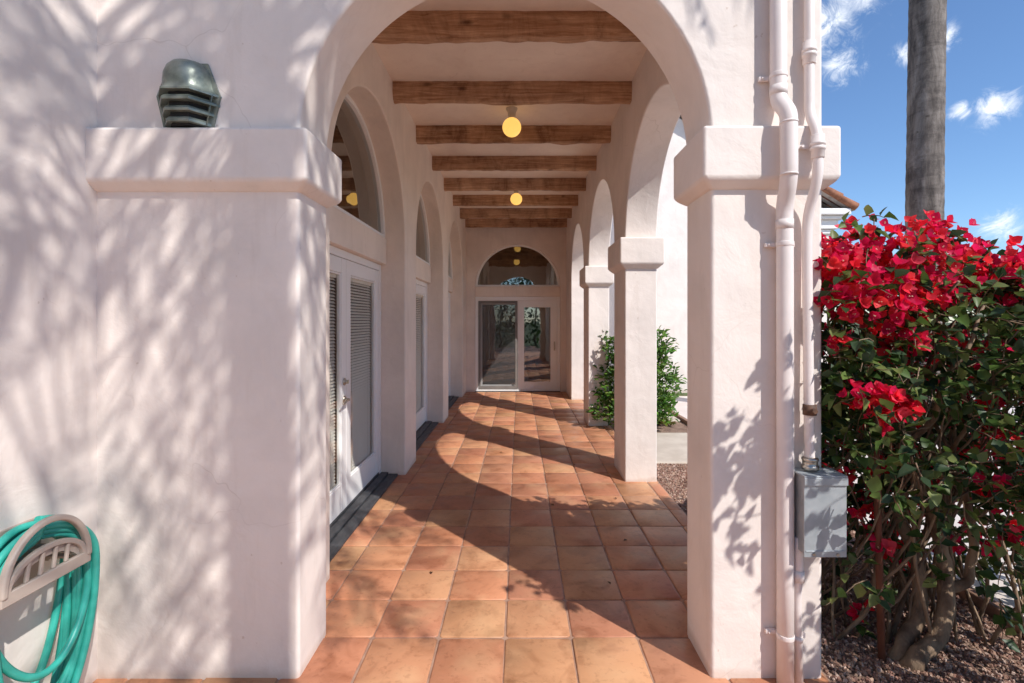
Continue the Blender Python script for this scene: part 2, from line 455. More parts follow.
gr = build('grout_bed', mb, GROUT, walk)

# ------------------------------------------------------------------ the house
house = thing('house', (-1.2, 6, 0), 'white stucco house with an arched arcade and dark ceiling beams', 'house')
# front arch
FY0, FY1 = 2.18, 2.50; XL, XR = -.975, .85; SPR = 2.40
xc, rr_ = (XL + XR) / 2, (XR - XL) / 2
top = 4.7
loop = [(-2.3, SPR)] + [(XL, SPR)] + [(p[0], p[1]) for p in arc((xc, SPR), rr_, math.pi, 0, 64)][1:-1] + [(XR, SPR), (1.347, SPR), (1.347, top), (-2.3, top)]
mb = MB(); mb.prism([(x, FY0, z) for x, z in loop], (0, FY1 - FY0, 0))
build('front_wall', mb, STUCCO, house, bevel=.016)
def slabs(mb_, x0, x1, y0, y1, z0, z1): mb_.box(x0, x1, y0, y1, z0, z1)
mb = MB(); mb.box(-2.3, XL, FY0, FY1, -.05, SPR + .01); p1 = build('pier', mb, STUCCO, house, bevel=.018)
mb = MB(); mb.box(XR, 1.347, FY0, FY1, -.05, SPR + .01); p2 = build('pier', mb, STUCCO, house, bevel=.018)
def capital(par, x0, x1, y0, y1, ov, z0, z1, fil=.04):
    mb = MB(); k = .003
    def ring(o, z): return [(x0 - o, y0 - o, z), (x1 + o, y0 - o, z), (x1 + o, y1 + o, z), (x0 - o, y1 + o, z)]
    rs = [ring(k, z0 - fil), ring(ov, z0), ring(ov, z1)]
    for r in rs: mb.v += r
    for a in (0, 4):
        for i in range(4):
            j = (i + 1) % 4; mb.face((a + i, a + j, a + 4 + j, a + 4 + i))
    mb.face((3, 2, 1, 0)); mb.face((8, 9, 10, 11))
    return build('capital', mb, STUCCO, par, bevel=.016, segs=4, angle=30)
capital(p1, -2.2, XL, FY0, FY1, .058, 2.205, 2.435)
capital(p2, XR, 1.347, FY0, FY1, .052, 2.215, 2.445)
# side wall coming towards the camera on the left
mb = MB(); mb.box(-2.25, -1.87, -.9, FY0 + .05, -.05, top + .02)
build('side_wall', mb, STUCCO, house, bevel=.012)
# arcade on the right
AX0, AX1 = 1.04, 1.355; ASP = 2.38
OPEN = [(2.90, 4.83), (5.38, 7.38), (7.93, 9.80)]
lp = [(2.503, ASP)]
for a, b in OPEN:
    lp += [(a, ASP)] + arc(((a + b) / 2, ASP), (b - a) / 2, math.pi, 0, 48)[1:-1] + [(b, ASP)]
lp += [(10.896, ASP), (10.896, 4.2), (2.503, 4.2)]
mb = MB(); mb.prism([(AX0, y_, z) for y_, z in lp], (AX1 - AX0, 0, 0))
build('arcade_wall', mb, STUCCO, house, bevel=.014)
cols = [(2.503, 2.90), (4.83, 5.38), (7.38, 7.93), (9.80, 10.896)]
for i, (a, b) in enumerate(cols):
    mb = MB(); mb.box(AX0, AX1, a, b, -.05, ASP + .01)
    c = build('column', mb, STUCCO, house, bevel=.014)
    if i in (1, 2): capital(c, AX0, AX1, a, b, .06, 2.150, 2.405, .05)
# wall with the french doors on the left
DX0, DX1 = -1.52, -1.165; DSP = 2.41
DOOR = [(3.04, 5.04), (5.58, 7.58), (8.12, 10.12)]
lp = [(2.503, -.05)]
for a, b in DOOR:
    lp += [(a, -.05), (a, DSP)] + arc(((a + b) / 2, DSP), (b - a) / 2, math.pi, 0, 48)[1:-1] + [(b, DSP), (b, -.05)]
lp += [(10.896, -.05), (10.896, 4.2), (2.503, 4.2)]
mb = MB(); mb.prism([(DX0, y_, z) for y_, z in lp], (DX1 - DX0, 0, 0))
build('door_wall', mb, BOUNCE_STUCCO, house, bevel=.016)
# ceiling and roof slab
mb = MB(); mb.box(DX0 + .02, AX1 - .02, FY1 + .003, 10.895, 3.80, 4.15)
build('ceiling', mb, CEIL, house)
mb = MB(); mb.box(-7, -1.53, 2.51, 10.89, 3.86, 4.15); mb.box(-2.24, AX1 - .03, FY0 + .02, 10.9, 4.203, 4.32)
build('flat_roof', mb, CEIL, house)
# beams
for k in range(8):
    yb = 3.50 + 1.03 * k if k < 7 else 10.66
    mb = MB(); nx = 90; y0, y1, z0, z1 = yb, yb + .10, 3.615, 3.803
    ring = []
    for i in range(nx + 1):
        x = DX1 - .03 + (AX0 + .06 - DX1) * i / nx
        row = []
        for (yy, zz, sy, sz) in ((y0, z0, -1, -1), ((y0 + y1) / 2, z0, 0, -1), (y1, z0, 1, -1), (y1, z1, 1, 0), (y0, z1, -1, 0), (y0, (z0 + z1) / 2, -1, 0)):
            a = mnoise.noise((x * 2.3, yy * 9 + k * 7, zz * 9)) * .008 + mnoise.noise((x * 11, yy * 20 + k, zz * 20)) * .007
            cc = max(0, .010 + .014 * mnoise.noise((x * 4.5, yy * 30 + k * 3, zz * 30))) if (sy and sz) else 0
            row.append((x, yy + sy * (a - cc), zz + sz * (a - cc)))
        ring.append(row)
    n = 6
    for row in ring: mb.v += row
    for i in range(nx):
        for j in range(n):
            j2 = (j + 1) % n; mb.face((i * n + j, i * n + j2, (i + 1) * n + j2, (i + 1) * n + j))
    mb.face(list(range(n))); mb.face(list(range(nx * n, nx * n + n)))
    build('ceiling_beam', mb, WOOD, house, origin=(uni(-3, 3), yb, 3.6 + uni(-.5, .5)), bevel=.006, segs=2, angle=50)

# french doors and arched transoms
def arched(mb_, y0, y1, zs, r_in, x0, x1):
    """flat arched ring standing in a YZ plane, between x0 and x1"""
    c = (y0 + y1) / 2; ro = (y1 - y0) / 2
    o_ = arc((c, zs), ro, 0, math.pi, 48); i_ = arc((c, zs), r_in, math.pi, 0, 48)
    lpp = o_ + i_
    mb_.prism([(x0, a, b) for a, b in lpp], (x1 - x0, 0, 0))
for k, (a, b) in enumerate(DOOR):
    a += .002; b -= .002
    xt = -1.365
    # lintel band under the transom
    mb = MB(); mb.box(-1.50, xt + .012, a, b, 2.165, 2.432); build('lintel', mb, BOUNCE_STUCCO, house, bevel=.008)
    mb = MB(); arched(mb, a, b, 2.432, .945, xt - .06, xt - .002)
    mb.box(xt - .06, xt - .004, a + .002, b - .002, 2.433, 2.465)
    tw = build('transom_window', mb, TRIM, house, bevel=.006)
    mb = MB(); c = (a + b) / 2
    pts = arc((c, 2.432), .962, 0, math.pi, 48)
    mb.poly([(xt - .035, p[0], p[1]) for p in pts]); build('pane', mb, GLASSR, tw)
    # frame
    xd = -1.44
    mb = MB(); mb.box(xd - .06, xd + .03, a, a + .06, .0, 2.164); mb.box(xd - .06, xd + .03, b - .06, b, .0, 2.164); mb.box(xd - .06, xd + .028, a + .06, b - .06, 2.10, 2.163)
    build('door_frame', mb, TRIM, house, bevel=.005)
    yl = a + .063; yr = b - .063; ym = (yl + yr) / 2
    for side, (ya, yb) in enumerate(((yl, ym - .0015), (ym + .0015, yr))):
        mb = MB(); sw = .105
        z0, z1 = .062, 2.096
        mb.box(xd - .022, xd + .022, ya, ya + sw, z0, z1); mb.box(xd - .022, xd + .022, yb - sw, yb, z0, z1)
        mb.box(xd - .022, xd + .020, ya + sw, yb - sw, z0, z0 + .22); mb.box(xd - .022, xd + .020, ya + sw, yb - sw, z1 - .12, z1)
        # glazing bead
        for q in ((ya + sw, ya + sw + .014), (yb - sw - .014, yb - sw)): mb.box(xd - .012, xd + .014, q[0], q[1], z0 + .221, z1 - .121)
        mb.box(xd - .012, xd + .0135, ya + sw + .0145, yb - sw - .0145, z0 + .221, z0 + .235); mb.box(xd - .012, xd + .0135, ya + sw + .0145, yb - sw - .0145, z1 - .135, z1 - .121)
        d = build('french_door', mb, TRIM, house, bevel=.004, segs=2)
        gy0, gy1, gz0, gz1 = ya + sw + .006, yb - sw - .006, z0 + .226, z1 - .126
        mb = MB(); mb.poly([(xd + .004, gy0, gz0), (xd + .004, gy1, gz0), (xd + .004, gy1, gz1), (xd + .004, gy0, gz1)])
        build('pane', mb, GLASS, d)
        mb = MB(); z = gz0 + .01; 
        while z < gz1 - .02:
            ang = R(48)
            dx, dz = .0125 * math.cos(ang), .0125 * math.sin(ang)
            mb.poly([(xd - .030 - dx, gy0 + .003, z + dz), (xd - .030 + dx, gy0 + .003, z - dz), (xd - .030 + dx, gy1 - .003, z - dz), (xd - .030 - dx, gy1 - .003, z + dz)])
            z += .0262
        for q in (.18, .82): mb.tube([(xd - .017, gy0 + (gy1 - gy0) * q, gz0), (xd - .017, gy0 + (gy1 - gy0) * q, gz1)], .0012, 5)
        mb.box(xd - .045, xd - .015, gy0 + .002, gy1 - .002, gz1 - .035, gz1 - .002)
        build('blind', mb, BLIND, d)
        if side == 0:
            hy = yb - .052
            def rose(mb_, z_, r_): mb_.tube([(xd + .022, hy, z_), (xd + .030, hy, z_), (xd + .034, hy, z_)], [r_, r_, r_ * .8], 16)
            mb = MB(); rose(mb, 1.10, .030); mb.tube([(xd + .033, hy, 1.10), (xd + .050, hy, 1.10)], [.018, .015], 12); mb.box(xd + .0495, xd + .060, hy - .008, hy + .008, 1.085, 1.115)
            build('deadbolt', mb, NICKEL, d)
            mb = MB(); rose(mb, .955, .032); mb.tube([(xd + .03, hy, .955), (xd + .05, hy, .955), (xd + .064, hy - .012, .957), (xd + .066, hy - .04, .960), (xd + .064, hy - .075, .950), (xd + .060, hy - .105, .935), (xd + .056, hy - .12, .938)], [.012, .012, .0125, .012, .010, .008, .006], 10)
            build('handle', mb, NICKEL, d)
# charcoal threshold boards at the doors
for k, (a, b) in enumerate(DOOR):
    t = thing('door_threshold', (-1.33, (a + b) / 2, .01), ['dark grey threshold boards below the nearest french doors', 'dark grey threshold boards below the middle french doors', 'dark grey threshold boards below the french doors beside the far wall'][k], 'threshold', 'threshold boards below the french doors')
    mb = MB(); mb.box(-1.238, -1.332, a + .006, b - .006, .0, .030); mb.v = [(p[0], p[1], p[2]) for p in mb.v]; build('board', mb, SILL, t, bevel=.005)
    mb = MB(); mb.box(-1.495, -1.4125, a + .064, b - .064, .0, .0585); build('sill', mb, SILL, t, bevel=.003)
    mb = MB(); mb.box(-1.410, -1.336, a + .006, b - .006, .0, .046); build('board', mb, SILL, t, bevel=.005)

# far wall with arched window and sliding doors = end of the wing
EY = 10.90; ex = -.03; er = .945
lp = [(-7.0, -.05), (ex - er, -.05), (ex - er, 2.33)] + arc((ex, 2.33), er, math.pi, 0, 48)[1:-1] + [(ex + er, 2.33), (ex + er, -.05), (6.9, -.05), (6.9, 3.98), (2.8, 6.55), (-1.3, 3.98), (-7.0, 3.98)]
mb = MB(); mb.prism([(x, EY, z) for x, z in lp], (0, .3, 0)); build('gable_wall', mb, STUCCO, house, bevel=.012)
mb = MB(); mb.box(6.6, 6.897, EY + .303, 19, -.05, 3.97); mb.box(-7, -6.7, EY + .303, 19, -.05, 3.97); mb.box(-7, 6.9, 19, 19.3, -.05, 3.97)
build('wing_wall', mb, STUCCO, house)
# dark rooms behind the glass
def room(x0, x1, y0, y1, z1, open_side):
    mb = MB(); t = .06
    mb.box(x0, x1, y0, y1, -.03, .004); mb.box(x0, x1, y0, y1, z1, z1 + t)
    if open_side != 'E': mb.box(x1, x1 + t, y0, y1, .004, z1)
    mb.box(x0 - t, x0, y0, y1, .004, z1)
    if open_side != 'S': mb.box(x0, x1, y0 - t, y0, .004, z1)
    mb.box(x0, x1, y1, y1 + t, .004, z1)
    build('room_interior', mb, ROOMWALL, house)
room(-5.2, -1.53, 2.6, 10.7, 3.7, 'E'); room(-3.5, 3.5, 11.21, 15.5, 3.7, 'S')
# arched window and sliding doors
ey = EY + .10
mb = MB(); mb.box(ex - er + .002, ex + er - .002, ey - .07, ey + .1, 2.12, 2.345); build('lintel', mb, BOUNCE_STUCCO, house, bevel=.008)
mb = MB()
o_ = arc((ex, 2.345), er - .002, 0, math.pi, 48); i_ = arc((ex, 2.345), er - .05, math.pi, 0, 48)
mb.prism([(p[0], ey - .02, p[1]) for p in o_ + i_], (0, .05, 0)); mb.box(ex - er + .006, ex + er - .006, ey - .018, ey + .028, 2.347, 2.385)
aw = build('arched_window', mb, TRIM, house, bevel=.006)
mb = MB(); mb.poly([(p[0], ey, p[1]) for p in arc((ex, 2.345), er - .03, 0, math.pi, 48)]); build('pane', mb, GLASSR, aw)
xl, xr = ex - er + .004, ex + er - .004
mb = MB(); mb.box(xl, xl + .06, ey - .06, ey + .09, .0, 2.118); mb.box(xr - .06, xr, ey - .06, ey + .09, .0, 2.118); mb.box(xl + .06, xr - .06, ey - .058, ey + .09, 2.03, 2.117); mb.box(xl + .06, xr - .06, ey - .055, ey + .09, .0, .05)
build('door_frame', mb, TRIM, house, bevel=.005)
mb = MB(); mb.box(xl - .0, xr, ey - .105, ey - .062, .0, .022); build('door_track', mb, TRACK, house)
def slider(x0, x1, y_, wst, m, gm):
    mb = MB(); z0, z1 = .052, 2.028
    mb.box(x0, x0 + wst, y_, y_ + .035, z0, z1); mb.box(x1 - wst, x1, y_, y_ + .035, z0, z1)
    mb.box(x0 + wst, x1 - wst, y_ + .001, y_ + .034, z0, z0 + wst * 1.15); mb.box(x0 + wst, x1 - wst, y_ + .001, y_ + .034, z1 - wst, z1)
    d = build('sliding_door', mb, m, house, bevel=.004, segs=2)
    mb = MB(); g = wst - .006; mb.poly([(x0 + g, y_ + .018, z0 + g), (x1 - g, y_ + .018, z0 + g), (x1 - g, y_ + .018, z1 - g), (x0 + g, y_ + .018, z1 - g)])
    build('pane', mb, gm, d); return d
xm = ex + .0
d = slider(xl + .064, xm + .045, ey + .035, .085, TRIM, GLASSR)
d2 = slider(xm - .0, xr - .064, ey - .015, .145, TRIM, GLASSR)
mb = MB(); mb.box(xr - .135, xr - .105, ey - .035, ey - .016, .92, 1.12); mb.tube([(xr - .12, ey - .03, .94), (xr - .12, ey - .065, .97), (xr - .12, ey - .065, 1.07), (xr - .12, ey - .03, 1.10)], .009, 8)
build('handle', mb, NICKEL, d2)
# insect screen sliding in front of the left half
mb = MB(); x0, x1, y_ = xl + .066, xm - .004, ey - .05
mb.box(x0, x0 + .05, y_, y_ + .02, .055, 2.025); mb.box(x1 - .05, x1, y_, y_ + .02, .055, 2.025); mb.box(x0 + .05, x1 - .05, y_, y_ + .019, .055, .13); mb.box(x0 + .05, x1 - .05, y_, y_ + .019, 1.97, 2.025)
sc_ = build('screen_door', mb, DARK, house, bevel=.003, segs=2)
def mesh_mat():
    m, nt_, b = new_mat('insect_mesh'); b.inputs['Base Color'].default_value = (.10, .10, .10, 1)
    t = N(nt_, 'ShaderNodeBsdfTransparent'); ms = N(nt_, 'ShaderNodeMixShader'); ms.inputs[0].default_value = .42
    nn = noise(nt_, objco(nt_), 400, 1, .5); rr2 = ramp(nt_, nn.outputs[0], [(.45, (.34,) * 3), (.55, (.5,) * 3)])
    nt_.links.new(rr2.outputs[0], ms.inputs[0])
    nt_.links.new(t.outputs[0], ms.inputs[1]); nt_.links.new(b.outputs[0], ms.inputs[2]); nt_.links.new(ms.outputs[0], nt_.nodes['Material Output'].inputs[0]); return m
mb = MB(); mb.poly([(x0 + .045, y_ + .01, .12), (x1 - .045, y_ + .01, .12), (x1 - .045, y_ + .01, 1.98), (x0 + .045, y_ + .01, 1.98)]); build('mesh_panel', mb, mesh_mat(), sc_)

# cornice of the gable end and its tiled roof
mb = MB()
for (z0, z1, ov) in ((3.50, 3.60, .05), (3.60, 3.80, .11), (3.80, 3.88, .20), (3.88, 4.02, .28)):
    mb.box(5.7 - ov, 6.9 + ov, EY - ov, EY - .002, z0, z1 - .003); mb.box(6.902, 6.9 + ov, EY + .0, 19.3, z0, z1 - .003)
build('cornice', mb, CORNICE, house, bevel=.02)
mb = MB(); SL = .615
cs = math.atan(SL)
def roofz(x): return 4.05 + (7.24 - abs(x - 2.8) - 2.8) * SL
RT = [(.30, .11, .06), (.36, .15, .08), (.22, .085, .055), (.14, .07, .05), (.40, .20, .11)]
for sgn_ in (1, -1):
    xe = 2.8 + sgn_ * 4.46; e_ = Vector((2.8, 0, roofz(2.8) - .0)); 
    mb.poly([(xe, EY - .30, roofz(xe) - .02), (2.8, EY - .30, roofz(2.8) - .02), (2.8, 19.4, roofz(2.8) - .02), (xe, 19.4, roofz(xe) - .02)], (.2, .08, .05))
    mb.poly([(xe, EY - .30, roofz(xe) - .07), (2.8, EY - .30, roofz(2.8) - .07), (2.8, 19.4, roofz(2.8) - .07), (xe, 19.4, roofz(xe) - .07)], (.5, .45, .4))
    y = EY - .27; row = 0
    while y < 19.3:
        ln = 5.2; s0 = 0
        while s0 < ln - .05:
            s1 = min(s0 + .40, ln)
            def P(sv, off): return (xe - sgn_ * (sv * math.cos(cs)), y, roofz(xe) + sv * math.sin(cs) + off)
            if y < 13.5 or s0 < .8:
                pts = [P(s0 - .03, .022), P(s1, .0)]
                mb.tube(pts, [.088, .070], 10, True, random.choice(RT))
            s0 = s1
        if y >= 13.5: mb.tube([(xe - sgn_ * .8, y, roofz(xe - sgn_ * .8)), (2.8, y, roofz(2.8))], .075, 8, True, random.choice(RT))
        y += .205; row += 1
build('tiled_roof', mb, ROOFT, house)

# ------------------------------------------------------------------ ceiling lamps
for i, (yy, lab) in enumerate(((5.12, 'amber glass globe lamp on the ceiling, the nearer and larger one'), (8.16, 'amber globe ceiling lamp nearer the far sliding doors'))):
    t = thing('ceiling_lamp', (-.075 if i == 0 else -.045, yy, 3.80), lab, 'ceiling lamp', 'amber globe lamps along the arcade ceiling')
    x = t.location.x
    mb = MB(); mb.lathe((x, yy, 3.80), [(.034, -.112), (.038, -.105), (.040, -.075), (.043, -.04), (.058, -.014), (.060, .001)], 24); build('lamp_base', mb, noisy('aged_nickel', (.50, .45, .40), (.60, .55, .49), 14, .4, metal=.2), t)
    mb = MB(); prof = [(max(.004, .098 * math.sin(math.pi * k / 20)), -.195 - .098 * math.cos(math.pi * k / 20)) for k in range(21)]
    mb.lathe((x, yy, 3.80), prof, 28); build('globe', mb, GLOBE, t)

# ------------------------------------------------------------------ louvred wall lamp on the left pier
wl = thing('wall_lamp', (-1.458, FY0, 2.44), 'green bronze louvred wall lamp above the left pier ledge', 'wall lamp')
wx = -1.458; wy = FY0
def plan(k, z, b=.142, a=.060, d=.102):   # half of a flattened hexagon seen from above, back edge on the wall
    return [(wx - b * k, wy - .0015, z), (wx - a * k, wy - d * k, z), (wx + a * k, wy - d * k, z), (wx + b * k, wy - .0015, z)]
def loft(secs):
    mb = MB(); k = len(secs[0])
    for s in secs: mb.v += s
    for i in range(len(secs) - 1):
        for j in range(k):
            j2 = (j + 1) % k; mb.face((i * k + j, i * k + j2, (i + 1) * k + j2, (i + 1) * k + j))
    mb.face(list(range(k))[::-1]); mb.face(list(range((len(secs) - 1) * k, len(secs) * k))); return mb
def blend(k, z, f, n=18):
    h = [Vector(p) for p in plan(k, z)]; seg = [(h[i + 1] - h[i]).length for i in range(3)]; tot_ = sum(seg); out = []
    for q in range(n + 1):
        an = math.pi * (1 + q / n); rp = Vector((wx + .118 * k * math.cos(an), wy - .0015 + .112 * k * math.sin(an), z))
        L = tot_ * q / n; i = 0
        while i < 2 and L > seg[i]: L -= seg[i]; i += 1
        out.append(tuple(h[i].lerp(h[i + 1], min(1, L / seg[i])).lerp(rp, f)))
    return out
mb = loft([blend(1.0, 2.580, 0), blend(1.0, 2.588, 0), blend(.93, 2.596, .15), blend(.88, 2.612, .55), blend(.87, 2.640, .9), blend(.84, 2.672, 1), blend(.75, 2.702, 1), blend(.60, 2.722, 1), blend(.36, 2.734, 1), blend(.08, 2.738, 1)])
hd = build('hood', mb, BRONZE, wl)
for p in hd.data.polygons: p.use_smooth = True
es = hd.modifiers.new('es', 'EDGE_SPLIT'); es.split_angle = R(35)
for zz, k in ((2.540, .955), (2.496, .865), (2.452, .775)):
    mb = loft([plan(k * 1.0, zz - .002), plan(k * 1.01, zz + .009), plan(k * .90, zz + .022), plan(k * .86, zz + .018)])
    build('louvre', mb, BRONZE, wl, bevel=.002, segs=2)
mb = loft([plan(.60, 2.441), plan(.74, 2.60)]); build('lamp_body', mb, BLACK, wl)
mb = MB(); mb.prism([(wx - .108, wy - .012, 2.445), (wx + .108, wy - .012, 2.445), (wx + .140, wy - .012, 2.585), (wx + .085, wy - .012, 2.73), (wx - .085, wy - .012, 2.73), (wx - .140, wy - .012, 2.585)], (0, .0115, 0)); build('back_plate', mb, BRONZE, wl)
for q in (-1, 1):
    mb = MB(); mb.tube([(wx + q * .118, wy - .03, 2.585), (wx + q * .088, wy - .025, 2.445)], .0028, 6); build('louvre_bracket', mb, BRONZE, wl)

def catmull(pts, n=3):
    out = []; P = [Vector(p) for p in pts]
    for i in range(len(P) - 1):
        p0, p1, p2, p3 = P[max(i - 1, 0)], P[i], P[i + 1], P[min(i + 2, len(P) - 1)]
        for k in range(n):
            t = k / n; out.append(.5 * ((2 * p1) + (p2 - p0) * t + (2 * p0 - 5 * p1 + 4 * p2 - p3) * t * t + (3 * p1 - p0 - 3 * p2 + p3) * t ** 3))
    out.append(P[-1]); return out
# ------------------------------------------------------------------ pipes on the right pier
dp = thing('downpipe', (1.128, 2.115, 0), 'thick cream painted downpipe bending round the right pier ledge', 'downpipe')
def smooth_path(pts, n=6):
    """round the corners of a polyline with short arcs"""
    pts = [Vector(p) for p in pts]; out = [pts[0]]
    for i in range(1, len(pts) - 1):
        a, b, c = pts[i - 1], pts[i], pts[i + 1]
        r_ = min((a - b).length, (c - b).length) * .42
        p = b + (a - b).normalized() * r_; q = b + (c - b).normalized() * r_
        for k in range(n + 1):
            t = k / n; out.append(p * (1 - t) ** 2 + b * 2 * t * (1 - t) + q * t * t)
    out.append(pts[-1]); return out
X = 1.127; ya, yb_ = 2.138, 2.078
mb = MB(); mb.tube(smooth_path([(X, ya, 4.5), (X, ya, 2.62), (X, ya, 2.555), (X + .012, yb_, 2.475), (X + .013, yb_, 2.40), (X + .014, yb_, 2.20), (X + .026, ya, 2.09), (X + .028, ya, 1.98), (X + .030, ya, 1.0), (X + .030, ya, .0)]), .0345, 20)
build('pipe', mb, PIPE, dp)
for (z, h, yy, dx) in ((2.575, .04, ya, 0), (1.995, .04, ya, .027), (2.43, .008, yb_, .0125), (2.21, .008, yb_, .013)):
    mb = MB(); mb.tube([(X + dx, yy, z), (X + dx, yy, z + h)], .0362, 20); build('pipe_joint', mb, PIPE, dp)
for z, dx in ((2.66, 0), (1.93, .028), (.23, .030)):
    mb = MB(); yy = ya
    mb.tube([(X + dx, yy, z - .010), (X + dx, yy, z + .010)], .0372, 20); mb.box(X + dx - .072, X + dx - .028, 2.160, 2.1765, z - .010, z + .010); mb.box(X + dx + .03, X + dx + .058, 2.162, 2.1765, z - .010, z + .010)
    mb.tube([(X + dx - .058, 2.16, z), (X + dx - .058, 2.152, z)], .006, 8)
    build('strap', mb, PIPE, dp, bevel=.002, segs=1)
cd = thing('conduit', (1.265, 2.145, 1.0), 'thin cream conduit running down into the grey box', 'conduit')
X = 1.268
mb = MB(); mb.tube(smooth_path([(X, 2.15, 4.5), (X, 2.15, 2.62), (X, 2.150, 2.50), (X, 2.09, 2.40), (X, 2.085, 2.20), (X - .010, 2.145, 2.06), (X - .012, 2.145, 1.90), (X - .010, 2.13, 1.0), (X - .010, 2.12, .965)]), .0205, 16)
build('pipe', mb, PIPE, cd)
def coupling(x, y, z):
    mb = MB(); mb.lathe((x, y, z), [(.0245, -.05), (.0265, -.048), (.0265, -.016), (.030, -.014), (.030, -.002), (.0255, 0), (.0255, .004), (.030, .006), (.030, .016), (.026, .018), (.026, .048), (.0235, .05)], 18); build('coupling', mb, PIPE, cd)
coupling(X, 2.15, 2.765); coupling(X, 2.088, 2.335)
mb = MB(); mb.lathe((X - .011, 2.125, .985), [(.035, -.028), (.035, -.012), (.030, -.010), (.030, .008), (.033, .010), (.033, .020), (.024, .024)], 12); build('locknut', mb, NICKEL, cd)
mb = MB(); mb.box(X - .07, X - .02, 2.112, 2.12, 2.335, 2.352); mb.tube([(X - .055, 2.112, 2.343), (X - .055, 2.100, 2.343)], .006, 8); build('strap', mb, PIPE, cd)
mb = MB(); mb.tube([(X - .011, 2.128, 1.19), (X - .011, 2.128, 1.235)], .027, 14); mb.tube([(X - .011, 2.11, 1.212), (X - .011, 2.085, 1.212)], .011, 8); build('clamp', mb, noisy('rusty_metal', (.06, .03, .02), (.14, .07, .04), 30, .7), cd)
lc = thing('lower_conduit', (1.215, 2.15, 0), 'thin cream conduit between the grey box and the ground', 'conduit')
mb = MB(); mb.tube(smooth_path([(1.212, 2.13, .66), (1.212, 2.13, .52), (1.214, 2.150, .40), (1.222, 2.150, 0)]), .0185, 14); build('pipe', mb, PIPE, lc)
mb = MB(); mb.tube([(1.2125, 2.131, .47), (1.2125, 2.133, .515)], .0225, 14); build('coupling', mb, PIPE, lc)
mb = MB(); mb.tube([(1.217, 2.150, .20), (1.217, 2.150, .222)], .0225, 14); mb.box(1.165, 1.26, 2.164, 2.175, .20, .222); build('strap', mb, PIPE, lc)
jb = thing('junction_box', (1.283, 2.11, .64), 'grey metal electrical box on the right pier', 'electrical box')
mb = MB(); mb.box(1.200, 1.366, 2.068, 2.176, .612, .940); build('box_body', mb, BOX, jb, bevel=.004)
mb = MB(); mb.box(1.194, 1.372, 2.060, 2.0675, .606, .930); mb.box(1.192, 1.374, 2.054, 2.172, .9405, .948); mb.box(1.192, 1.374, 2.052, 2.0588, .908, .9402)
mb.box(1.20, 1.366, 2.057, 2.0595, .63, .634); build('cover', mb, BOX, jb, bevel=.002, segs=2)
for x_ in (1.235, 1.335):
    mb = MB(); mb.tube([(x_, 2.060, .618), (x_, 2.056, .618)], .006, 8); build('screw', mb, NICKEL, jb)
mb = MB(); mb.tube([(1.283, 2.09, .611), (1.283, 2.09, .597)], .018, 6); build('knockout', mb, NICKEL, jb)

# ------------------------------------------------------------------ hose and its hanger on the left side wall
hx = -1.87; hcy = 1.785
HZ = .035
hg = thing('hose_hanger', (hx, hcy, .66), 'beige plastic hose hanger with a slotted cradle on the left wall', 'hose hanger')
def ell(cy_, cz, ry, rz, a0, a1, n, x): return [(x(t) if callable(x) else x, cy_ + ry * math.cos(R(a0 + (a1 - a0) * t)), cz + rz * math.sin(R(a0 + (a1 - a0) * t))) for t in [i / n for i in range(n + 1)]]
xf = hx + .155
# cradle: curved slotted plate from the wall to the front
def cradle():
    mb = MB(); n = 26
    out = ell(hcy, .655, .155, .115, 8, 172, n, 0)
    inn = ell(hcy, .645, .140, .098, 8, 172, n, 0)
    for i in range(n):
        for (x0, x1) in ((hx + .001, hx + .03), (xf - .03, xf)):
            mb.prism([(x0, out[i][1], out[i][2]), (x0, out[i + 1][1], out[i + 1][2]), (x0, inn[i + 1][1], inn[i + 1][2]), (x0, inn[i][1], inn[i][2])], (x1 - x0, 0, 0))
        if i % 3 == 1:
            x0, x1 = hx + .03, xf - .03
            mb.prism([(x0, out[i][1], out[i][2]), (x0, out[i + 1][1], out[i + 1][2]), (x0, inn[i + 1][1], inn[i + 1][2]), (x0, inn[i][1], inn[i][2])], (x1 - x0, 0, 0))
    return mb
build('cradle', cradle(), BEIGE, hg)
# front guard: tall rounded hoop, and a slotted D plate below it
def flat_hoop(cy_, cz, ry, rz, wd, a0, a1, n, x0, th):
    mb = MB(); o_ = ell(cy_, cz, ry, rz, a0, a1, n, x0); i_ = ell(cy_, cz, ry - wd, rz - wd, a1, a0, n, x0)
    mb.prism(o_ + i_, (th, 0, 0)); return mb
mb = flat_hoop(hcy, .68, .172, .205, .022, -2, 182, 36, xf - .004, .026); build('front_hoop', mb, BEIGE, hg, bevel=.008)
mb = flat_hoop(hcy, .685, .156, .105, .020, 0, 180, 30, xf - .002, .018)
mb.box(xf - .002, xf + .016, hcy - .17, hcy + .17, .645, .69)
for i in range(4):
    y_ = hcy - .08 + .05 * i; mb.prism([(xf, y_ - .007, .69), (xf, y_ + .007, .69), (xf, y_ + .007 + .012, .69 + .08), (xf, y_ - .007 + .012, .69 + .08)], (.012, 0, 0))
build('front_plate', mb, BEIGE, hg, bevel=.004, segs=2)
mb = MB(); mb.box(hx + .0005, hx + .012, hcy - .13, hcy + .13, .56, .84); build('back_plate', mb, BEIGE, hg, bevel=.004)
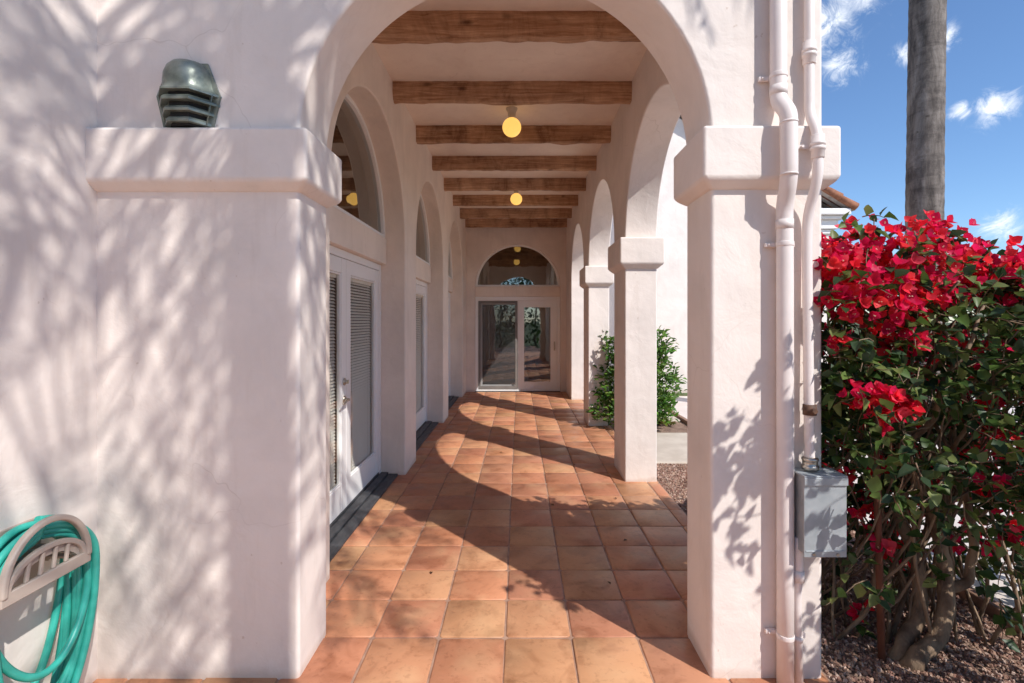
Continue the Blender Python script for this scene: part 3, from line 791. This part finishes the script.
# hose: many loops of one long tube
mb = MB(); pts = []; nl = 10
random.seed(5)
for l in range(nl):
    x = hx + .035 + .10 * ((l * 37 % nl) / (nl - 1)); bot = uni(-.0, .10) if l % 4 else uni(.12, .24)
    rz_t = .80 + .018 * (l // 3); wd = .165 + .007 * (l // 2) + uni(-.006, .014)
    bot = max(bot, .03); if_last = l == nl - 1
    if l == 4: bot = .30
    cz0 = .655
    for i in range(40):
        t = i / 40; a = 2 * math.pi * t + math.pi / 2
        yy = hcy + .028 + wd * math.cos(a) * (1 + .18 * max(0, -math.sin(a)) * (1 if l % 2 else .3)); zz = cz0 + (rz_t - cz0) * math.sin(a) if math.sin(a) > 0 else cz0 + (cz0 - bot) * math.sin(a)
        # hanging loops stay near the wall and sag a little unevenly
        pts.append((x + .012 * math.sin(a * 2 + l) * (.3 if math.sin(a) > 0 else 1), yy + .008 * math.sin(3 * a + l * 2), zz))
sm = pts
for _ in range(2): sm = [pts[0]] + [tuple((Vector(sm[i - 1]) + 2 * Vector(sm[i]) + Vector(sm[i + 1])) / 4) for i in range(1, len(sm) - 1)] + [pts[-1]]
mb.tube(catmull(sm, 2), .0135, 10)
hs = build('garden_hose', mb, HOSE); tag(hs, 'coiled turquoise garden hose hanging from the beige hanger', 'hose')

# ------------------------------------------------------------------ vegetation helpers
def leaf(mb_, p, d, up, ln, wd, col, fold=.25, curl=.15):
    d = d.normalized(); s = d.cross(up)
    if s.length < 1e-4: s = d.orthogonal()
    s.normalize(); u = s.cross(d)
    n = len(mb_.v); P = Vector(p)
    mb_.v += [tuple(P), tuple(P + d * ln * .38 + s * wd * .5 + u * wd * fold), tuple(P + d * ln * .45 - u * ln * curl * .15), tuple(P + d * ln * .38 - s * wd * .5 + u * wd * fold), tuple(P + d * ln * .75 + s * wd * .30 + u * (wd * fold * .5 - ln * curl * .5)), tuple(P + d * ln * .75 - s * wd * .30 + u * (wd * fold * .5 - ln * curl * .5)), tuple(P + d * ln - u * ln * curl)]
    for q in ((0, 1, 2), (0, 2, 3), (1, 4, 2), (2, 5, 3), (4, 6, 2), (2, 6, 5)): mb_.face([n + i for i in q], col, True)
def rvec(): 
    while True:
        v = Vector((uni(-1, 1), uni(-1, 1), uni(-1, 1)))
        if .05 < v.length < 1: return v.normalized()
def at(px, py, Y): return Vector(((px - CX) * Y / F, Y, 1.6 - (py - CY) * Y / F))

# ------------------------------------------------------------------ bougainvillea
random.seed(21)
bg_ = thing('bougainvillea', (1.95, 2.55, 0), 'large bougainvillea shrub with masses of red blossom beside the right pier', 'shrub')
LG = [(.05, .095, .022), (.085, .145, .032), (.036, .068, .024), (.13, .19, .05), (.055, .095, .045), (.19, .23, .07)]
lf = MB(); st_ = MB(); fl = MB()
def env(x, y):   # top of the canopy
    return 1.965 + .05 * mnoise.noise((x * 2.4, y * 2.4, 3)) - (.035 * (x - 1.5)) + .04 * mnoise.noise((x * 7, y * 7, 1))
tips = []
roots = [(1.92, 2.40), (1.99, 2.45), (1.72, 2.75), (2.1, 2.7), (1.62, 2.55), (2.25, 2.5), (1.85, 2.9), (2.3, 2.9), (2.4, 2.3)]
# gnarled main trunks
def cane(p0, p1, r0, r1, wob=.06, bow=.0, n=12, seg=7):
    p0, p1 = Vector(p0), Vector(p1); out = []; ph = uni(0, 50)
    side = Vector((uni(-1, 1), uni(-1, 1), 0)) * bow
    for i in range(n + 1):
        t = i / n; e = math.sin(math.pi * t)
        o = Vector((mnoise.noise((t * 3, ph, 0)), mnoise.noise((t * 3, ph, 9)), 0)) * wob * min(1, t * 4)
        out.append(p0.lerp(p1, t) + side * e + o)
    st_.tube(out, [r0 + (r1 - r0) * i / n for i in range(n + 1)], seg); return out
def limb(path, r0, r1):
    out = catmull(path, 6); n = len(out) - 1
    out = [p + Vector((mnoise.noise((i * .35, r0 * 90, 0)), mnoise.noise((i * .35, r0 * 90, 5)), 0)) * .014 for i, p in enumerate(out)]
    st_.tube(out, [(r0 + (r1 - r0) * i / n) * (1 + .16 * mnoise.noise((i * .8, r0 * 50, 2))) for i in range(n + 1)], 10)
    for _ in range(3):
        tgt = Vector((uni(1.6, 2.5), uni(2.2, 2.9), uni(1.3, 1.8))); tips.append(cane(out[-1], tgt, r1 * .75, .006, .10, .12, 12))
limb([(1.80, 2.28, -.03), (1.86, 2.28, .05), (1.98, 2.32, .12), (2.05, 2.36, .30), (2.06, 2.40, .50), (2.00, 2.42, .70), (1.90, 2.45, .95)], .042, .024)
limb([(1.78, 2.33, -.03), (1.86, 2.36, .07), (1.95, 2.40, .18), (1.98, 2.45, .40), (1.93, 2.50, .62), (1.98, 2.52, .90)], .038, .020)
limb([(2.05, 2.36, .30), (2.16, 2.36, .38), (2.20, 2.40, .62), (2.12, 2.42, .95)], .026, .014)
for k in range(62):
    rx, ry = random.choice(roots); q = uni(0, 2 * math.pi)
    p0 = (rx + .10 * math.cos(q), ry + .10 * math.sin(q), -.02)
    x = uni(1.44, 2.75); y = uni(2.15, 2.85); z = uni(1.1, env(x, y) - .1)
    pp = cane(p0, (x, y, z), uni(.005, .0115), .003, .14, uni(-.22, .22), 14, 6); tips.append(pp)
# front-right part, close to the camera and mostly outside the picture
for k in range(14):
    p0 = (uni(2.0, 2.5), uni(1.5, 2.1), -.02); x = uni(2.15, 2.7); y = uni(1.25, 1.9)
    tips.append(cane(p0, (x, y, uni(1.2, 1.75)), uni(.009, .014), .004, .1, .12, 12, 6))
# leaves on twigs through the volume
def twig(p, d, n, ln, col_k=1.0, size=1.0):
    p = Vector(p); d = d.normalized(); pts = [p]; q = p.copy(); dd = d.copy()
    for i in range(4):
        dd = (dd + rvec() * .25 + Vector((0, 0, -.08))).normalized(); q = q + dd * ln / 4; pts.append(q.copy())
    st_.tube(pts, [.0032, .0028, .0024, .002, .0012], 4, False)
    for i in range(n):
        t = uni(.15, 1) * 3.999; k_ = int(t); b_ = pts[k_].lerp(pts[k_ + 1], t - k_)
        o = (rvec() + Vector((.15, -.35, .1))).normalized(); L = uni(.042, .078) * size
        c = random.choice(LG); kk = uni(.8, 1.2) * col_k
        leaf(lf, b_, (o + dd * .4), Vector((0, 0, 1)) + rvec() * .7, L, L * uni(.62, .78), tuple(v * kk for v in c), uni(.1, .3), uni(0, .3))
    return pts
def dens(x, y, z):
    n_ = mnoise.noise((x * 3.2, y * 3.2, z * 3.2 + 5))
    return n_
cnt = 0
while cnt < 1250:
    x, y = uni(1.42, 2.95), uni(2.12, 3.35); z = uni(.30, 2.15)
    if z > env(x, y) - .12: continue
    if z > 1.52 + .12 * (x - 1.5) and y < 2.45 and rnd() < .72: continue
    if x < 1.42 + .05 * (y - 2.1): continue
    if z > 1.0 and y > 2.80 + .25 * max(0, x - 2.3): continue
    low = (z < .80)
    if low and rnd() < .88: continue
    if z < 1.12 and rnd() < .35: continue
    inner = (2.25 < y < 3.15) and (z < env(x, y) - .3)
    if inner and rnd() < .55: continue
    if dens(x, y, z) < -.18 and rnd() < .8: continue
    out = Vector((x - 2.15, y - 2.7, (z - 1.2) * .7))
    twig((x, y, z), out + rvec() * .6, random.choice((4, 5, 6, 7)), uni(.10, .22)); cnt += 1
for _ in range(260):
    x, y, z = uni(2.05, 2.75), uni(1.15, 2.05), uni(.45, 1.85)
    if rnd() < .3 and z < .8: continue
    twig((x, y, z), Vector((x - 2.3, y - 1.7, .2)) + rvec() * .7, 6, uni(.12, .25))
# a deep back layer of foliage that closes the view through the shrub
for _ in range(230):
    x, y = uni(1.55, 3.3), uni(2.7, 3.2); z = uni(.12, .95)
    twig((x, y, z), rvec() + Vector((0, -.4, .1)), random.choice((5, 6, 8)), uni(.12, .25), .8, 1.15)
for _ in range(60):
    x, y = uni(2.55, 3.1), uni(2.15, 3.0); z = uni(.25, 1.3)
    twig((x, y, z), rvec() + Vector((-.2, -.4, .1)), random.choice((5, 6, 8)), uni(.12, .25), 1, 1.1)
# low trailing leaves between the canes
for _ in range(14):
    x, y = uni(1.5, 2.6), uni(2.15, 2.7); z = uni(.35, 1.0)
    twig((x, y, z), rvec() + Vector((0, -.5, .1)), random.choice((3, 4, 5)), uni(.12, .25), 1.15, 1.05)
# long arching shoots: some reach in front of the pier and throw crisp leaf shadows
SHOOTS = [((2.05, 1.75, 1.2), (1.66, 1.48, 1.98)), ((2.05, 1.7, 1.5), (1.60, 1.40, 1.72)), ((2.1, 1.8, 1.1), (1.70, 1.52, 1.72)), ((2.1, 1.6, 1.4), (1.72, 1.38, 2.02)), ((1.95, 2.2, .95), (1.60, 1.98, .83)), ((2.05, 2.1, 1.0), (1.545, 1.84, 1.04)), ((1.9, 2.5, 1.3), (1.50, 2.24, 1.62)), ((1.9, 2.5, 1.8), (1.46, 2.2, 1.83)), ((2.1, 2.3, .8), (1.72, 2.0, .62)), ((1.9, 2.6, 2.0), (1.42, 2.14, 2.02)), ((2.1, 1.8, 1.2), (1.62, 1.5, 1.42))]
for a, b in SHOOTS:
    pp = cane(a, b, .0045, .002, .05, .03, 10, 5)
    for p in pp[3:]:
        if rnd() < .95:
            c = random.choice(LG); L = uni(.045, .065)
            leaf(lf, p, rvec() + Vector((-.2, -.4, -.3)), Vector((0, -.6, 1)) + rvec() * .4, L, L * .72, tuple(v * uni(.8, 1.2) for v in c))
            if rnd() < .6:
                L = uni(.04, .06); leaf(lf, p, rvec(), rvec(), L, L * .72, random.choice(LG))
for _ in range(26):
    q = Vector((1.775, 1.312, 2.18)) + Vector((uni(-.10, .22), uni(-.12, .10), uni(-.26, .16)))
    twig(q, Vector((-.5, -.2, -.3)) + rvec() * .6, 7, uni(.10, .2))
for k in range(4): cane((2.3, uni(1.5, 1.7), 1.3), (1.82 + .05 * k, 1.34, uni(1.95, 2.2)), .006, .003, .05, .04, 10, 5)
for q in ((1.46, 1.87, 1.00), (1.50, 1.86, 1.06), (1.44, 1.90, .93)): twig(q, Vector((-.3, -.2, -.8)) + rvec() * .5, 4, .10)
# bract clusters
RED = [(.88, .020, .040), (.92, .04, .07), (.72, .014, .060), (.93, .09, .14), (.52, .008, .06), (.86, .02, .12), (.90, .05, .06), (.78, .015, .09)]
def flower(p, ax, s, c):
    ax = ax.normalized(); a = ax.orthogonal().normalized(); b = ax.cross(a); ph = uni(0, 6)
    for k in range(3):
        w_ = ph + k * 2.094; o = a * math.cos(w_) + b * math.sin(w_); kk = uni(.85, 1.12)
        leaf(fl, Vector(p) - ax * s * .1, (o * .8 + ax * .55), ax + rvec() * .2, s, s * .92, tuple(v * kk for v in c), .24, -.20)
    if rnd() < .5:
        q = Vector(p) + ax * s * .45
        for k in range(2): leaf(fl, q + rvec() * .003, rvec(), ax, .007, .006, (.75, .62, .45))
def cluster(c, r_, n, pal=None):
    for _ in range(n):
        v = rvec() * r_ * (rnd() ** .4); v.z *= .8
        ax = (v.normalized() + Vector((.15, -.5, .35)) + rvec() * .4)
        flower(Vector(c) + v, ax, uni(.034, .050), random.choice(pal or RED))
BIG = [(838, 262, 2.25, 34, 22), (868, 240, 2.35, 30, 26), (905, 262, 2.3, 40, 34), (925, 232, 2.5, 22, 16), (865, 290, 2.2, 40, 34), (895, 310, 2.22, 32, 24), (840, 300, 2.2, 22, 16), (930, 290, 2.35, 26, 18), (950, 245, 2.6, 30, 24), (985, 262, 2.55, 32, 24), (1010, 280, 2.5, 30, 20), (918, 305, 2.25, 22, 14),
       (858, 395, 2.12, 13, 11), (884, 400, 2.10, 16, 17), (903, 405, 2.12, 14, 13), (880, 418, 2.12, 12, 8), (905, 342, 2.2, 16, 10), (888, 352, 2.25, 12, 8), (950, 340, 2.35, 12, 6), (993, 352, 2.4, 14, 7), (840, 345, 2.2, 9, 5),
       (1000, 430, 2.6, 18, 9), (970, 455, 2.8, 16, 8), (1015, 440, 2.5, 16, 8), (985, 500, 2.4, 12, 5), (1010, 525, 2.3, 14, 6), (880, 470, 2.7, 14, 6), (850, 440, 2.8, 16, 7), (905, 455, 2.9, 14, 6), (840, 480, 2.7, 12, 5), (930, 470, 2.9, 14, 6), (955, 405, 2.8, 16, 8), (860, 610, 2.5, 8, 3), (990, 480, 2.2, 10, 4), (955, 380, 2.4, 9, 4), (870, 500, 2.8, 12, 5), (900, 560, 2.9, 10, 4), (830, 380, 2.5, 10, 5)]
for px, py, Y, rp, n in BIG:
    c = at(px, py, Y - .04); cluster(c, rp * Y / F, int(n * (1.7 if px < 945 else 1.3)))
    for _ in range(max(1, n // 6)): twig(c + rvec() * rp * Y / F * .8, rvec() * .8 + Vector((0, -.4, -.55)), 4, .10)
for _ in range(80):   # the rest of the canopy top and back
    x, y = 1.45 + 1.4 * rnd() ** 1.5, uni(2.2, 2.85); z = env(x, y) - uni(-.02, .25)
    cluster((x, y, z), uni(.05, .085), random.choice((9, 13, 18)), RED[2:] + RED)
for _ in range(210):
    x, y, z = uni(1.5, 3.0), uni(2.3, 3.0), uni(.35, 1.6)
    if rnd() < .6 and y < 2.5: y += .35
    cluster((x, y, z), uni(.03, .07), random.choice((3, 4, 6)))
for _ in range(20): cluster((uni(2.25, 2.8), uni(1.2, 1.9), uni(1.3, 1.75)), .08, 7)
build('stems', st_, STEMB, bg_); build('foliage', lf, LEAF, bg_); build('blossom', fl, BRACT, bg_)
mb = MB(); mb.tube([(1.712, 2.32, -.05), (1.706, 2.34, .7), (1.70, 2.36, 1.35)], [.016, .015, .014], 10); sk = build('garden_stake', mb, STAKE); tag(sk, 'straight red brown stake standing among the bougainvillea stems', 'stake')

# bark chips and fallen leaves on the bed
random.seed(31)
mb = MB(); CH = [(.25, .14, .10), (.35, .21, .15), (.44, .29, .21), (.17, .09, .07), (.50, .36, .29), (.30, .16, .12)]
for i in range(26000):
    x = uni(1.385, 2.555); y = 1.0 + (5.45 - 1.0) * rnd() ** 1.5
    z = .004 + .018 * mnoise.noise((x * 3, y * 3, 0)); s = uni(.004, .0115); a = uni(0, 6.28)
    ux = Vector((math.cos(a), math.sin(a), uni(-.45, .45))) * s; uy = Vector((-math.sin(a), math.cos(a), uni(-.45, .45))) * s * uni(.45, .9); uz = Vector((0, 0, s * uni(.25, .6))); p = Vector((x, y, z))
    c = random.choice(CH); n = len(mb.v)
    mb.v += [tuple(p - ux - uy * .8 - uz), tuple(p + ux * .9 - uy - uz), tuple(p + ux + uy * .8 - uz), tuple(p - ux * .8 + uy - uz), tuple(p - ux * .7 - uy * .5 + uz), tuple(p + ux * .6 - uy * .6 + uz), tuple(p + ux * .5 + uy * .5 + uz), tuple(p - ux * .6 + uy * .6 + uz)]
    for q in ((4, 5, 6, 7), (0, 1, 5, 4), (1, 2, 6, 5), (2, 3, 7, 6), (3, 0, 4, 7)): mb.face([n + j for j in q], c)
o = build('bark_mulch', mb, CHIP); tag(o, 'loose brown bark chips covering the planting bed', 'mulch', kind='stuff')

# ------------------------------------------------------------------ green shrub by the third column
random.seed(77)
def shrub(loc, rx, ry, h, n, label, group, px=0):
    t = thing('shrub', loc, label, 'shrub', group)
    lf_, sm_ = MB(), MB(); c = Vector(loc)
    GR = [(.06, .14, .018), (.095, .20, .03), (.14, .26, .04), (.045, .10, .018), (.18, .29, .06)]
    for k in range(16):
        a = uni(0, 6.28); q = rnd() ** .5
        tip = c + Vector((rx * .8 * q * math.cos(a), ry * .8 * q * math.sin(a), h * uni(.6, .98)))
        pts = [c + Vector((uni(-.1, .1), uni(-.1, .1), -.03)), c.lerp(tip, .5) + rvec() * .06, tip]
        sm_.tube(smooth_path(pts, 5), [.012 - .009 * i / 7 for i in range(8)], 5)
    for k in range(n):
        a = uni(0, 6.28); zz = uni(.08, 1); prof = math.sin(min(1, zz * 1.15 + .22) * math.pi * .80) ** .6 if zz < .99 else .2
        q = (rnd() ** .38) * prof * (1 + .42 * mnoise.noise((a * 1.3, zz * 4.5, loc[0])) + (.22 if k % 17 == 0 else 0))
        p = c + Vector((rx * q * math.cos(a), ry * q * math.sin(a), h * zz * (1 + .06 * mnoise.noise((a * 3, 1, 2)))))
        d = Vector((math.cos(a) * q, math.sin(a) * q, .6)) + rvec() * .7
        for m_ in range(8):
            L = uni(.055, .10); leaf(lf_, p + rvec() * .06, d + rvec() * .8, Vector((0, -.3, 1)) + rvec() * .5, L, L * .48, tuple(v * uni(.8, 1.2) for v in random.choice(GR)), .2, .2)
    build('branches', sm_, STEMB, t); build('foliage', lf_, LEAF, t); return t
shrub((1.76, 7.35, 0), .60, .50, 1.40, 760, 'leafy green shrub behind the second white column', None)
lw = MB()
for k in range(420):
    x, y = uni(1.45, 2.55), uni(9.0, 10.75); 
    for _ in range(3): leaf(lw, (x, y, .0), Vector((uni(-.5, .5), uni(-.5, .5), 1)), rvec(), uni(.05, .12), .012, random.choice([(.07, .13, .02), (.12, .17, .04), (.2, .17, .06)]))
o = build('grass_tufts', lw, LEAF); tag(o, 'grass tufts at the foot of the far white wall', 'grass', kind='stuff')
for i, (x, y) in enumerate(((2.15, 7.55), )):
    t = thing('groundcover_plant', (x, y, 0), 'low yellowish plant beside the green shrub at the slab edge', 'plant'); gl = MB()
    for k in range(160):
        a = uni(0, 6.28); L = uni(.06, .13); leaf(gl, (x + uni(-.2, .2), y + uni(-.15, .15), .01), Vector((math.cos(a), math.sin(a), uni(.4, 1.2))), Vector((0, 0, 1)), L, L * .3, random.choice([(.25, .22, .05), (.15, .19, .05), (.33, .2, .05)]))
    build('leaves', gl, LEAF, t)

# a few fallen leaves on the tiles
for (x, y) in ((.55, 2.95), (.78, 3.55), (.30, 4.2), (.86, 4.35), (-.55, 3.1), (.62, 5.4), (-.2, 5.9), (.9, 6.4)):
    fm = MB(); L = uni(.022, .038); leaf(fm, (x, y, .0145), Vector((uni(-1, 1), uni(-1, 1), .12)), Vector((0, 0, 1)) + rvec() * .25, L, L * .6, random.choice([(.13, .07, .035), (.20, .12, .05), (.10, .05, .03)]), .3, .1)
    tag(build('fallen_leaf', fm, LEAF), 'small dry brown leaf lying on the terracotta tiles', 'leaf', 'fallen leaves on the tiles')

# ------------------------------------------------------------------ palms
def palm(loc, h, r0, r1, lean, nf, fl_len, label, seed, droop=1.0, leaf_len=.5, nl=34, lw=.032, azi=None):
    random.seed(seed)
    t = thing('palm_tree', loc, label, 'palm tree'); c = Vector(loc); mb = MB(); pts, rad = [], []
    n = int(h / .10)
    for i in range(n + 1):
        q = i / n; pts.append(c + Vector((lean[0] * q ** 1.4, lean[1] * q ** 1.4, h * q - .05)))
        rad.append((r0 + (r1 - r0) * q) * (1 + (.012 if i % 2 else -.008) + .02 * mnoise.noise((q * h * 1.3, seed, 0))))
    mb.tube(pts, rad, 26); build('trunk', mb, PALMB, t)
    top_ = pts[-1]; cr = MB()
    for k in range(nf):
        az = (k * 2.39996 + uni(-.25, .25)); el = uni(-.2, 1.25) if k > 3 else 1.3
        d = Vector((math.cos(az) * math.cos(el), math.sin(az) * math.cos(el), math.sin(el))); p = top_.copy(); L = fl_len * uni(.85, 1.12)
        rach = [p.copy()]; 
        for i in range(14):
            d = (d + Vector((0, 0, -.115 * droop * (1 + i * .06)))).normalized(); p = p + d * L / 14; rach.append(p.copy())
        cr.tube(rach, [.022 - .0013 * i for i in range(15)], 5, False, (.12, .15, .05))
        col = random.choice([(.06, .10, .025), (.09, .13, .035), (.05, .085, .025), (.12, .14, .05)])
        for i in range(nl):
            tt = .12 + .88 * i / nl; kx = min(13, int(tt * 14)); f = tt * 14 - kx
            b = rach[kx].lerp(rach[kx + 1], f); dd = (rach[kx + 1] - rach[kx]).normalized(); s = dd.cross(Vector((0, 0, 1)))
            if s.length < .05: s = dd.orthogonal()
            s.normalize()
            for sd_ in (-1, 1):
                ll = leaf_len * (math.sin(math.pi * min(1, tt * .9 + .12)) ** .6) * uni(.8, 1.1)
                o = (s * sd_ * .8 + dd * uni(.35, 1.0) + Vector((0, 0, uni(-.9, .0))) + rvec() * .22).normalized()
                m1 = b + o * ll * .55; e_ = m1 + (o + Vector((0, 0, -.45))).normalized() * ll * .5
                wv = dd * lw * .5; q = len(cr.v)
                cr.v += [tuple(b - wv * .5), tuple(b + wv * .5), tuple(m1 + wv), tuple(m1 - wv), tuple(e_)]
                cr.face((q, q + 1, q + 2, q + 3), col, True); cr.face((q + 3, q + 2, q + 4), col, True)
    build('crown', cr, LEAF, t); return t
palm((5.74, 7.0, 0), 15.5, .222, .195, (.25, 0, 0), 34, 2.6, 'tall grey palm trunk rising behind the red blossom', 3)
# the palm opposite the arch whose fronds shade the left wall
hd_ = 4.2; PX = -1.15 + SAZ[0] * hd_; PY = 2.18 + SAZ[1] * hd_; PZ = 2.75 + hd_ * math.tan(SEL)
palm((PX, PY, 0), PZ, .125, .105, (.0, .0, 0), 36, 2.35, 'palm tree whose frond shadows fall on the left white wall', 12, 1.25, .50, 17, .050)

# out-of-view tall hedge added to block sky light, also mirrored in the far doors
random.seed(55)
hg2 = MB(); HC = [(.035, .07, .015), (.055, .10, .022), (.08, .14, .03), (.025, .05, .014)]
for k in range(9000):
    x = uni(-12, 11); top_z = 5.6 + 1.1 * mnoise.noise((x * .35, 2, 0)) + .5 * mnoise.noise((x * 1.3, 5, 0)); z = uni(0, 1) ** .8 * top_z
    y = -7.3 + uni(-.55, .75) * (1 - .4 * z / top_z) + .25 * mnoise.noise((x, z, 4)); L = uni(.16, .30)
    leaf(hg2, (x, y, z), rvec() + Vector((0, .5, -.2)), Vector((0, .4, 1)) + rvec() * .5, L, L * .6, tuple(v * uni(.8, 1.2) for v in random.choice(HC)))
hd2 = thing('hedge', (0, -7.3, 0), 'added tall dark hedge blocking sky light, mirrored in the far sliding doors', 'hedge')
build('foliage', hg2, LEAF, hd2)
mb = MB()
for k in range(24): mb.tube([(-11.5 + k * .96 + uni(-.2, .2), -7.4, -.05), (-11.5 + k * .96 + uni(-.3, .3), -7.35, 2), (-11.5 + k * .96 + uni(-.4, .4), -7.3, 4.5)], [.07, .05, .02], 7)
build('branches', mb, STEMB, hd2)

# ------------------------------------------------------------------ output settings
scene.render.engine = 'CYCLES'
scene.cycles.use_denoising = True
scene.cycles.max_bounces = 16; scene.cycles.diffuse_bounces = 14; scene.cycles.transparent_max_bounces = 16
scene.cycles.sample_clamp_indirect = 8
scene.view_settings.view_transform = 'Standard'; scene.view_settings.look = 'None'
scene.view_settings.exposure = .63; scene.view_settings.gamma = 1
